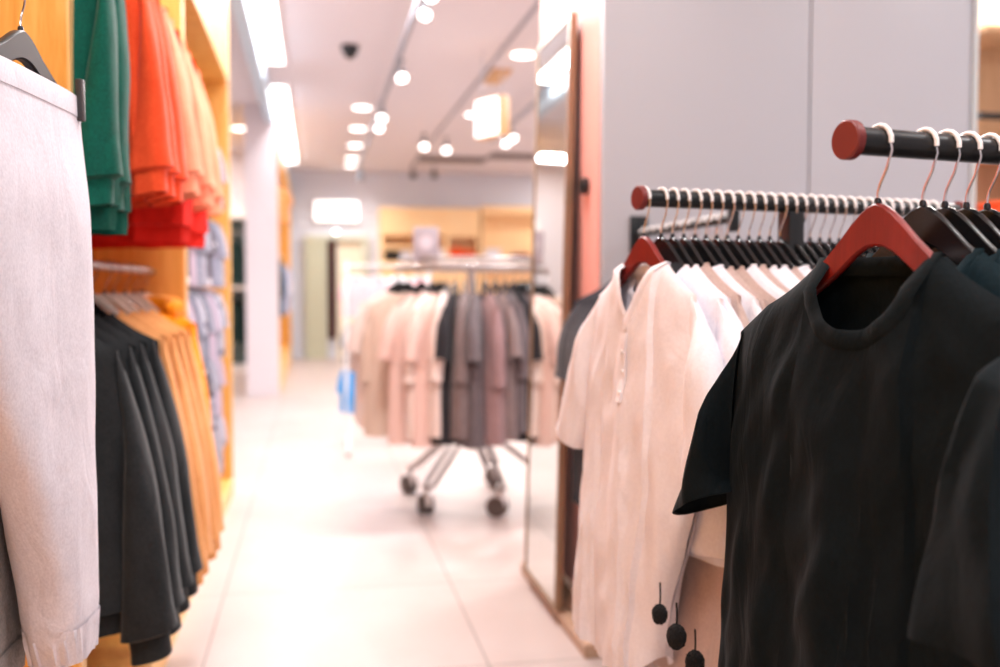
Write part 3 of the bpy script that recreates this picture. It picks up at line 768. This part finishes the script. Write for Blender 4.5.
# solid front with openings: assemble slabs from the sorted opening edges
xs = sorted({X0, X1} | {c[0] for c in cells} | {c[1] for c in cells}); zs = sorted({0, Zt} | {c[2] for c in cells} | {c[3] for c in cells})
for a_, b_ in zip(xs, xs[1:]):
    for c_, d_ in zip(zs, zs[1:]):
        mx, mz = (a_+b_)/2, (c_+d_)/2
        if not any(c[0] < mx < c[1] and c[2] < mz < c[3] for c in cells): body.box(a_, b_, yb0, yb1-.03, c_, d_)
body.obj('cabinet_body', M_BACKWOOD, t, False)
xa, xb, zb, za = cell(482, 207, 560, 262)
MB().box(xa, xb, yb1-.03, yb1, 0, za+.02).obj('back_panel', M_BACKWOOD, t, False)
MB().box(xa, xb, yb0, yb1-.03, za-.12, za+.02).obj('top_panel', M_BACKWOOD, t, False)
MB().box(xa, xa+.05, yb0+.0, yb1-.03, 0, za-.12).obj('side_panel', M_BACKWOOD, t, False)
MB().box(xa+.05, xb, yb0, yb1-.03, XZ(500, 262)[1]-.04, XZ(500, 262)[1]).obj('shelf', M_BACKWOOD, t, False)
M_BLACKC = C('black_cotton', (28, 28, 32), (18, 18, 22)); M_ORG2 = C('bright_orange_cotton', (250, 96, 40), (240, 80, 28)); M_BURG = C('burgundy_cotton', (130, 30, 60), (104, 20, 46))
def fold(px, h, w, m, lab, zpy, hh=.2):
    x, z = XZ(px, zpy); o = folded_mb(w, .28, hh, px, 4).obj('folded_clothes', m); o.location = (x, YW-.25, z+.002)
    tag(o, lab, 'folded clothes', 'folded clothes on the back shelving')
fold(393, 0, .30, M_BLACKC, 'black folded clothes in the lower cubby of the back shelving', 261, .17)
fold(406, 0, .24, M_WHITEC, 'white folded clothes in the left cubbies of the back shelving', 261, .17)
fold(440, 0, .2, M_WHITEC, 'white folded clothes just right of the grey sign card', 261, .22)
fold(457, 0, .26, M_ORG2, 'bright orange folded clothes in the square cubby', 259, .20)
fold(470, 0, .2, M_ORG2, 'second pile of bright orange clothes in the square cubby', 259, .16)
fold(493, 0, .30, M_WHITEC, 'pale folded clothes on the open shelf near the mirror', 262, .24)
fold(522, 0, .32, M_BURG, 'burgundy folded clothes at the end of the open shelf', 262, .16)

# ================================================================== KIDS RACK behind the round rack
RY = 7.35
t = thing('wheeled_rack', 'white wheeled rack with small pink tops behind the round rack', 'clothes rack', (0, RY, 0))
xl = at_y(346, 300, RY).x; xr = xl+.62
mb = MB()
for xx in (xl, xr):
    MB().tube([(xx, 0, .10), (xx, 0, 1.42)], .016, 10).obj('upright', M_WHITEPL, t)
    MB().tube([(xx, -.28, .10), (xx, .28, .10)], .016, 10).obj('foot', M_WHITEPL, t)
    for yy in (-.28, .28): MB().lathe([(.045, -.014), (.05, 0), (.045, .014)], (xx, yy, .05), 16, 'X').obj('wheel', M_WHITEPL, t)
for h in (1.38, 1.02, .72): MB().tube([(xl, 0, h), (xr, 0, h)], .013, 10).obj('hanging_rail', M_CHROME, t)
M_BPINK = C('baby_pink_jersey', (244, 200, 206), (232, 180, 190)); M_SKY = C('sky_blue_jersey', (70, 160, 226), (50, 140, 212)); M_MGREY = C('mid_grey_jersey', (140, 140, 146), (118, 118, 126))
kk = {n: garment_kit(m, 100+i, **small)[0] for i, (n, m) in enumerate((('baby pink', M_BPINK), ('mid grey', M_MGREY), ('sky blue', M_SKY), ('white', M_WHITEC), ('navy', M_NAVY)))}
rows_ = [(1.38, 'top', ['baby pink', 'baby pink', 'white', 'baby pink']), (1.02, 'middle', ['mid grey', 'white', 'navy', 'mid grey']), (.72, 'bottom', ['sky blue', 'sky blue', 'white', 'sky blue'])]
for h, tn, cols in rows_:
    for j in range(4):
        c = cols[j % 4]; xx = xl+.08+j*.155; rz = random.uniform(-.12, .12)+(.35 if j % 2 else -.2)
        place(shk, 'small_hanger', 'small white hanger %s along the %s rail of the wheeled rack' % (ORD[j], tn), 'hanger', (xx, RY, h), rz, 'small hangers on the wheeled rack', scale=.82 if h > .8 else .95)
        place(kk[c], 'toddler_shirt', 'small %s top, %s along the %s rail of the wheeled rack' % (c, ORD[j], tn), 'top', (xx, RY, h), rz, 'small tops on the wheeled rack', scale=.82 if h > .8 else .95)

# ================================================================== ROUND RACK
RC = Vector((.87, 5.42, 0)); RR = .42; RH = 1.325
t = thing('round_rack', 'round chrome clothes rack on castors, packed with beige and grey tees', 'clothes rack', RC)
ring = MB(); pts = [Vector((RR*math.cos(2*PI*k/48), RR*math.sin(2*PI*k/48), RH)) for k in range(49)]
ring.tube(pts, .013, 8, cap=False); ring.obj('rail_ring', M_CHROME, t)
for rr_, hh_ in ((RR*.96, RH+.045),):
    ring = MB(); ring.tube([Vector((rr_*math.cos(2*PI*k/48), rr_*math.sin(2*PI*k/48), hh_)) for k in range(49)], .010, 8, cap=False); ring.obj('top_ring', M_CHROME, t)
MB().tube([(0, 0, .34), (0, 0, RH)], .022, 12).obj('post', M_CHROME, t)
MB().lathe([(.03, .30), (.06, .32), (.06, .46), (.03, .48)], n=20).obj('hub', M_CHROME, t)
for k in range(4):
    a = math.radians(45+90*k); MB().tube([(0, 0, RH), (RR*math.cos(a), RR*math.sin(a), RH)], .010, 8).obj('spoke', M_CHROME, t)
    MB().tube([(RR*math.cos(a), RR*math.sin(a), RH), (RR*.96*math.cos(a), RR*.96*math.sin(a), RH+.045)], .007, 8).obj('strut', M_CHROME, t)
M_TYRE = mat('castor_rubber', (88, 76, 72), .6)
for k, adeg in enumerate((-78, -134, 140, 62, -8)):
    a = math.radians(adeg); d = Vector((math.cos(a), math.sin(a), 0)); s = Vector((-d.y, d.x, 0))
    R2 = .42
    leg = MB()
    for q in (-1, 1):
        leg.tube([s*.022*q + Vector((0, 0, .44)) + d*.04, s*.03*q + d*.22 + Vector((0, 0, .30)), s*.03*q + d*(R2-.03) + Vector((0, 0, .165)), s*.02*q + d*(R2) + Vector((0, 0, .15))], .0125, 8)
    lo_ = leg.obj('leg', M_CHROME, t)
    c = d*R2
    MB().tube([c+Vector((0, 0, .17)), c+Vector((0, 0, .10))], .012, 8).obj('castor_stem', M_CHROME, lo_)
    for q in (-1, 1):
        w = MB().lathe([(.028, -.010), (.05, -.012), (.056, 0), (.05, .012), (.028, .010)], (0, 0, 0), 18, 'X')
        ang = random.uniform(0, 1.2); R_ = Matrix.Rotation(ang, 4, 'Z')
        w.v = [R_ @ (v+Vector((q*.022, .02, 0))) + c + Vector((0, 0, .057)) for v in w.v]
        w.obj('castor_wheel', M_TYRE, lo_)
    fk = MB().box(-.012, .012, -.03, .045, -.02, .045, .004); fk.v = [R_ @ v + c + Vector((0, 0, .075)) for v in fk.v]
    fk.obj('castor_fork', M_WHITEPL, lo_)
M_BEI = C('beige_jersey', (222, 200, 184), (206, 182, 166)); M_CREAM = C('cream_jersey', (240, 222, 214), (226, 206, 198)); M_TAUPE = C('taupe_marl', (138, 122, 120), (108, 94, 94)); M_MAR2 = C('warm_grey_marl', (112, 102, 104), (84, 76, 80)); M_CHAR = C('black_jersey', (46, 44, 48), (32, 30, 34)); M_ROSE = C('rose_beige_jersey', (232, 200, 190), (216, 182, 172)); M_MAUVE = C('mauve_marl', (158, 130, 130), (132, 106, 108))
md = dict(nx=16, nz=16, ns=8, fold=.022, fine=.003, hem_z=-.90, T1=(.30,-.46), B1=(.17,-.50), sh_w=.215)
rk = {n: [garment_kit(m, 110+i*3+q, **dict(md, T1=((.27,-.60), (.31,-.46))[q], B1=((.15,-.62), (.19,-.50))[q]))[0] for q in range(2)] for i, (n, m) in enumerate((('beige', M_BEI), ('cream', M_CREAM), ('taupe', M_TAUPE), ('warm grey', M_MAR2), ('black', M_CHAR), ('rose beige', M_ROSE), ('mauve grey', M_MAUVE)))}
seq = [(184,'cream'),(193,'cream'),(206,'beige'),(222,'rose beige'),(232,'cream'),(238,'rose beige'),(243,'cream'),(249,'black')]
cs = ['taupe', 'warm grey', 'mauve grey', 'taupe', 'warm grey', 'black', 'taupe', 'mauve grey', 'warm grey', 'taupe', 'warm grey', 'taupe', 'mauve grey', 'beige', 'beige', 'cream']
seq += [(256+7.4*i, c) for i, c in enumerate(cs)]
for i, (ad, c) in enumerate(seq):
    a = math.radians(ad); p = RC + Vector((RR*math.cos(a), RR*math.sin(a), RH))
    rz = a + random.uniform(-.16, .16) if i > 2 else PI + (-.12, -.05, .0)[i]
    place(hk_dark, 'clothes_hanger', 'dark hanger of the %s tee around the round rack' % ORD[i], 'hanger', p, rz, 'hangers on the round rack')
    place(rk[c][i % 2], 't_shirt', '%s short sleeved tee, %s around the round rack from the wheeled rack side' % (c, ORD[i]), 't-shirt', p, rz, 'tees on the round rack', scale=(random.uniform(.95, 1.03), 1, random.uniform(.94, 1.02)))
# sign card on top of the round rack
q = at_y(426, 243, RC.y-RR*.6)
t = thing('sign_card', 'grey upright sign card standing on top of the round rack', 'sign', (q.x, q.y, 0), math.radians(-4))
wz = .068; z0, z1 = at_y(426, 262, q.y).z, at_y(426, 227, q.y).z
MB().box(-wz, wz, -.006, .006, z0, z1, .002).obj('card', mat('grey_card', (170, 160, 168), .6), t)
face = MB(); rnd = random.Random(3)
pts = []
for k in range(40):
    a_ = 2*PI*k/40; pts.append((.036*math.cos(a_)*(1+.12*math.sin(5*a_)), -.0072, (z0+z1)/2+.012+.034*math.sin(a_)*(1+.1*math.cos(4*a_))))
face.quad(*pts); face.obj('printed_motif', mat('pale_print', (206, 198, 206), .6), t, False)
MB().tube([(0, 0, RH+.045), (0, 0, z0)], .006, 8).box(-.03, .03, -.012, .012, RH+.05, RH+.06).obj('holder', M_CHROME, t)

# ================================================================== MIRROR
bl0, bl1 = Vector((.835, 3.335, .055)), Vector((.835, 3.765, .055))
top = Vector((.885, 0, 2.17))
t = thing('standing_mirror', 'tall narrow mirror in a slim metal frame leaning on the pink pillar', 'mirror')
def mrow(y, f): return Vector((.835+(top.x-.835)*f, y, .055+(2.17-.055)*f))
nrm = Vector((-(2.17-.055), 0, top.x-.835)).normalized()
def slab(ya, yb, fa, fb, d0, d1):
    mb = MB(); P = [mrow(ya, fa), mrow(yb, fa), mrow(yb, fb), mrow(ya, fb)]
    i = len(mb.v); mb.v += [p-nrm*d0 for p in P] + [p-nrm*d1 for p in P]
    for q_ in ((0,1,2,3), (7,6,5,4), (0,4,5,1), (1,5,6,2), (2,6,7,3), (3,7,4,0)): mb.f.append(tuple(i+k for k in q_))
    return mb
slab(3.345, 3.835, .004, .996, .004, .012).obj('glass', M_MIRROR, t, False)
fr = MB()
for (ya, yb, fa, fb) in ((3.330, 3.348, 0, 1), (3.832, 3.850, 0, 1), (3.348, 3.832, 0, .008), (3.348, 3.832, .992, 1)):
    s_ = slab(ya, yb, fa, fb, 0, .026); i = len(fr.v); fr.v += s_.v; fr.f += [tuple(i+k for k in f) for f in s_.f]
fr.obj('frame', M_BRASS, t, False)
slab(3.345, 3.835, .004, .996, .013, .024).obj('backing', M_DARKMETAL, t, False)
tag(MB().lathe([(.012, .90), (.028, .905), (.03, .929)], (0, 3.26, 1.56), 18, 'X').obj('wall_bumper', M_BLKPLASTIC), 'small black round knob on the pink pillar behind the mirror', 'wall fitting')

# ================================================================== RIGHT BEHIND THE PANEL
t = thing('wood_display_shelf', 'tan wood display beyond the grey panels at the far right', 'shelving', (0, 0, 0))
M_TANW = mat('tan_wood', (214, 176, 138), .5, kind='wood', alt=(196, 156, 118))
x0 = at_y(975, 100, 4.9).x
MB().box(x0-.2, x0+1.8, 4.9, 4.95, 0, 3.2).obj('back_panel', M_TANW, t, False)
for h in (.5, .95, 1.45, 1.9, 2.55): MB().box(x0-.2, x0+1.8, 4.55, 4.9, h, h+.03).obj('shelf', M_TANW, t, False)
MB().tube([(x0-.2, 4.6, 2.12), (x0+1.8, 4.6, 2.12)], .02, 10).obj('hanging_rail', M_BLACKROD, t)
for i, (c, m) in enumerate((('orange', M_ORG2), ('amber', M_AMBER), ('orange', M_ORG2))):
    o = folded_mb(.34, .3, .22, i+50, 5).obj('folded_clothes', m); o.location = (x0+.18+.45*i, 4.73, 1.4805)
    tag(o, '%s folded clothes beyond the grey panels, %s from the panel edge' % (c, ORD[i]), 'folded clothes', 'folded clothes beyond the grey panels')

# ================================================================== THE TWO BLACK RACKS
BD = cw(.92, .39).normalized(); BD.z = 0
AB = math.atan2(BD.y, BD.x)            # rail direction
RACKH = 1.385
def rack(name_lab, start, length, post_t, cap_far=True):
    t = thing('garment_rack', name_lab, 'clothes rack', (start.x, start.y, 0), AB)
    MB().tube([(0, 0, RACKH), (length, 0, RACKH)], .0175, 24).obj('rail', M_BLACKROD, t)
    MB().lathe([(.0225, -.010), (.0245, -.008), (.0245, .002), (.019, .004)], (0, 0, RACKH), 32, 'X').obj('end_cap', M_REDCAP, t)
    MB().lathe([(.0225, .010), (.0245, .008), (.0245, -.002), (.019, -.004)], (length, 0, RACKH), 32, 'X').obj('end_cap', M_REDCAP, t)
    MB().box(post_t-.02, post_t+.02, -.02, .02, .03, RACKH-.016, .003).obj('post', M_BLACKROD, t)
    MB().box(post_t-.03, post_t+.03, -.26, .26, 0, .03, .004).box(post_t-.26, post_t-.03, -.03, .03, 0, .03, .004).box(post_t+.03, post_t+.26, -.03, .03, 0, .03, .004).obj('foot', M_BLACKROD, t)
    return t
S1 = cw(.282, 1.955); S2 = cw(.432, 1.207)
rack('black clothes rack with red end cap carrying the pinkish white tees', S1, .86, .374)
rack('nearest black clothes rack with red end cap carrying the black tees', S2, .90, .50)

# --- wall arm behind with dark tops and white hooks
WX = 1.05; wy0, wy1 = 2.33, 3.075
t = thing('wall_arm_rack', 'short black hanging arm fixed to the grey panel behind the white tees', 'hanging arm', (WX, 0, 0))
MB().tube([(0, wy0, RACKH), (0, wy1, RACKH)], .012, 12).obj('arm', M_BLACKROD, t)
MB().box(-.012, .012, wy0-.01, wy0+.014, RACKH-.035, RACKH+.03, .002).obj('end_stop', M_BLACKROD, t)
MB().box(-.03, .03, wy1-.012, wy1-.001, RACKH-.06, RACKH+.06, .002).obj('wall_plate', M_BLACKROD, t)
M_CH2 = C('charcoal_cotton', (66, 66, 72), (50, 50, 56))
hk_b = hanger_kit(M_BLKPLASTIC, half=.18, thick=.011, sleeve_m=M_WHITEPL, rod_r=.012)
kd = garment_kit(M_CH2, 140, nx=24, nz=26, ns=12, T1=(.30,-.46), B1=(.19,-.49), hem_z=-.86)[0]
for i in range(8):
    y = 2.60+.058*i; rz = random.uniform(-.03, .03)
    place(hk_b, 'clothes_hanger', 'black hanger at the %s place of the wall arm, counting from its open end' % ORD[i], 'hanger', (WX, y, RACKH), rz, 'hangers on the wall arm')
    place(kd, 't_shirt', 'charcoal tee on the wall arm, %s from its open end' % ORD[i], 't-shirt', (WX, y, RACKH), rz, 'charcoal tees on the wall arm')
for i in range(4):
    place(hk_b, 'clothes_hanger', 'empty black hanger near the stop of the wall arm, %s from the stop' % ORD[i], 'hanger', (WX, 2.40+.04*i, RACKH), .0, 'empty hangers on the wall arm')

# --- white tees
M_WT = mat('pinkish_white_cotton', (238, 232, 238), .85, kind='cloth', alt=(230, 223, 229), sheen=.05, scale=.8)
M_WT2 = mat('white_cotton_knit', (236, 232, 240), .85, kind='cloth', alt=(226, 221, 230), sheen=.05, scale=.8)
M_BG = mat('rose_taupe_cotton', (196, 172, 164), .85, kind='cloth', alt=(180, 155, 147), sheen=.15)
hk_red = hanger_kit(M_REDWOOD, half=.19, thick=.012, arch=.038, sleeve_m=M_WHITEPL)
hk_redw = hanger_kit(M_REDWOOD, half=.155, thick=.012, arch=.038, sleeve_m=M_WHITEPL)
hk_blkw = hanger_kit(M_BLKPLASTIC, half=.165, thick=.009, arch=.036, sleeve_m=M_WHITEPL)
hk_blk = hanger_kit(M_BLKPLASTIC, half=.19, thick=.010, arch=.034, sleeve_m=M_WHITEPL)
RG = AB - PI/2            # garment front (-Y local) faces back along the rail: local X = perpendicular, to the near right
def on_rail(S0, tt): return S0 + BD*tt + Vector((0, 0, RACKH))
TW = 0
hero, hs = garment_kit(M_WT, 200, v_neck=True, neck_w=.084, neck_drop=.15, back_drop=.004, sh_w=.185, w_under=.215, w_hem=.26, w_right=.085, depth_b=.02, under_z=-.43, hem_z=-.95, hem_curve=.05,
        T1=((.31,-.50), (.335,-.50)), B1=((.20,-.53), (.235,-.54)), depth=.026, fold=.026, fine=.006, nx=64, nz=100, ns=30, bulge=.02, sl_depth=.04, sl_fwd=.015)
p0 = on_rail(S1, .008)
place(hk_redw, 'clothes_hanger', 'red wooden hanger of the pinkish white placket tee', 'hanger', p0, RG+TW)
t = place(hero, 't_shirt', 'pinkish white tunic tee with a v placket, on the red hanger at the rack front', 't-shirt', p0, RG+TW)
# placket down the middle of the front
fr_ = hs['fr']; mid = len(fr_[0])//2
pl = MB(); rows = []
for j in range(0, 26):
    r = fr_[j]; a_ = r[mid]; rows.append([a_+Vector((-.011, -.0012, 0)), a_+Vector((-.010, -.0036, 0)), a_+Vector((0, -.0040, 0)), a_+Vector((.008, -.0036, 0)), a_+Vector((.009, -.0012, 0))])
pl.grid(rows); pl.obj('placket', M_WT, t)
bt = MB()
for j in (8, 15, 22):
    a_ = fr_[j][mid]; bt.lathe([(.0035, -.0035), (.004, -.0022), (.003, 0)], a_+Vector((0, -.0036, 0)), 10, 'Y')
bt.obj('button', M_WHITEPL, t)
# second near-white tees on black hangers
WK = [garment_kit(M_WT2, 210+q, nx=30, nz=40, ns=16, T1=(.30,-.46), B1=(.19,-.49), sh_w=.20, w_under=.215, w_hem=.225, hem_z=-.68-.02*q, depth=.022, fold=.018, fine=.005)[0] for q in range(3)]
WK.append(garment_kit(M_WT2, 216, nx=30, nz=40, ns=16, T1=(.30,-.50), B1=(.19,-.52), sh_w=.20, w_under=.215, w_hem=.225, hem_z=-.72, depth=.03, fold=.024, v_neck=True, neck_drop=.1)[0])
BK = [garment_kit(M_BG, 220+q, nx=26, nz=36, ns=14, T1=(.28,-.52), B1=(.18,-.55), sh_w=.20, w_under=.21, w_hem=.215, hem_z=-.98, depth=.022, fold=.026, fine=.005)[0] for q in range(2)]
tt = .048; i = 0
while tt < .80 and i < 29:
    p = on_rail(S1, tt); rz = RG + TW*(1-min(1, tt*2.2)) + random.uniform(-.04, .04)
    tan = i in (2, 4, 5, 7, 10, 12, 15, 18, 21, 24)
    place(hk_blkw, 'clothes_hanger', 'black hanger %s behind the red one on the white tee rack' % ORD[i], 'hanger', p, rz, 'black hangers on the white tee rack')
    k = BK[i % 2] if tan else WK[i % 4]
    place(k, 't_shirt', ('rose beige longer tee' if tan else 'pinkish white tee') + ', %s behind the placket tee on its rack' % ORD[i], 't-shirt', p, rz, 'tees behind the placket tee', scale=(1, 1, random.uniform(.97, 1.02)))
    tt += .027; i += 1
# black pompoms on cords hanging below the rose beige tees
M_POM = mat('black_fluff', (18, 17, 18), 1.0)
def pompom(px, py, depth_z, lab, s=1.0):
    x = (px-500)/FPX*depth_z; p = cw(x, depth_z); p.z = CAM_H - (py-290)/FPX*depth_z
    t = thing('pompom', lab, 'pompom', p)
    bm = bmesh.new(); bmesh.ops.create_icosphere(bm, subdivisions=4, radius=1)
    for v in bm.verts:
        n_ = 1+.10*noise.noise(v.co*9)+.12*random.random(); v.co = Vector((v.co.x*.0155*n_, v.co.y*.0155*n_, v.co.z*.020*n_))*s
    MB().add(bm).obj('fluff', M_POM, t, False)
    MB().tube([(0, 0, .015*s), (.002, .003, .035), (.003, .008, .055)], .0016, 6).obj('cord', M_POM, t)
pompom(662, 618, 1.70, 'small black pompom on a cord, leftmost below the rose beige tees', .85)
pompom(679, 641, 1.60, 'black pompom on a cord, middle one below the rose beige tees', 1.0)
pompom(698, 668, 1.62, 'black pompom on a cord at the lower edge, nearest the black tee', 1.0)

# --- black tees
M_BT = mat('black_cotton_tee', (10, 20, 25), .8, kind='cloth', alt=(6, 14, 18), sheen=.01, scale=.8, spec=.12)
M_BT2 = mat('teal_black_cotton', (16, 36, 44), .8, kind='cloth', alt=(12, 28, 34), sheen=.02, scale=.8, spec=.12)
hero2, hs2 = garment_kit(M_BT, 300, neck_w=.098, neck_drop=.112, back_drop=.006, sh_w=.275, w_under=.30, w_hem=.33, under_z=-.47, hem_z=-.92, depth_b=.012,
        T1=((.36,-.53), (.385,-.55)), B1=((.18,-.545), (.27,-.49)), root=((.225,-.225,.062), None), w_right=.29, depth=.034, fold=.036, fine=.009, nx=90, nz=120, ns=44, bulge=.0, sl_depth=.05, sl_fwd=(.12, .02), collar=False)
p0 = on_rail(S2, .045)
TW2 = 0
place(hk_red, 'clothes_hanger', 'red wooden hanger of the nearest black tee', 'hanger', p0, RG+TW2)
t = place(hero2, 't_shirt', 'oversized black crew neck tee on the red hanger, nearest the view', 't-shirt', p0, RG+TW2)
collar_mb(hs2['neck'], .0125, .003).obj('collar', M_BT, t)
# red print inside the back of the neck
bkp = hs2['bk'][6][len(hs2['bk'][0])//2]
lb = MB(); y_ = bkp.y-.0045; z_ = bkp.z+.012
lb.quad((-.012, y_, z_), (.010, y_, z_+.006), (.014, y_, z_+.011), (.004, y_, z_+.008), (-.010, y_, z_+.005))
lb.quad((-.006, y_, z_+.001), (.001, y_, z_+.001), (-.006, y_, z_-.007))
lb.obj('neck_print', mat('red_print', (190, 40, 40), .6), t, False)
BTK = [garment_kit(M_BT2, 310+q, neck_w=.09, sh_w=.26, w_under=.27, w_hem=.28, nx=34, nz=44, ns=18, hem_z=-.90, T1=(.37,-.52), B1=(.25,-.53), depth=.02, fold=.018, fine=.005)[0] for q in range(2)]
tt = .12; i = 0
while tt < .86:
    p = on_rail(S2, tt); rz = RG + TW2*.6 + random.uniform(-.03, .03)
    place(hk_blk, 'clothes_hanger', 'black hanger %s behind the red one on the black tee rack' % ORD[i], 'hanger', p, rz, 'black hangers on the black tee rack')
    place(BTK[i % 2], 't_shirt', 'teal black tee, %s behind the nearest black tee' % ORD[i], 't-shirt', p, rz, 'teal black tees on the nearest rack')
    tt += .038; i += 1
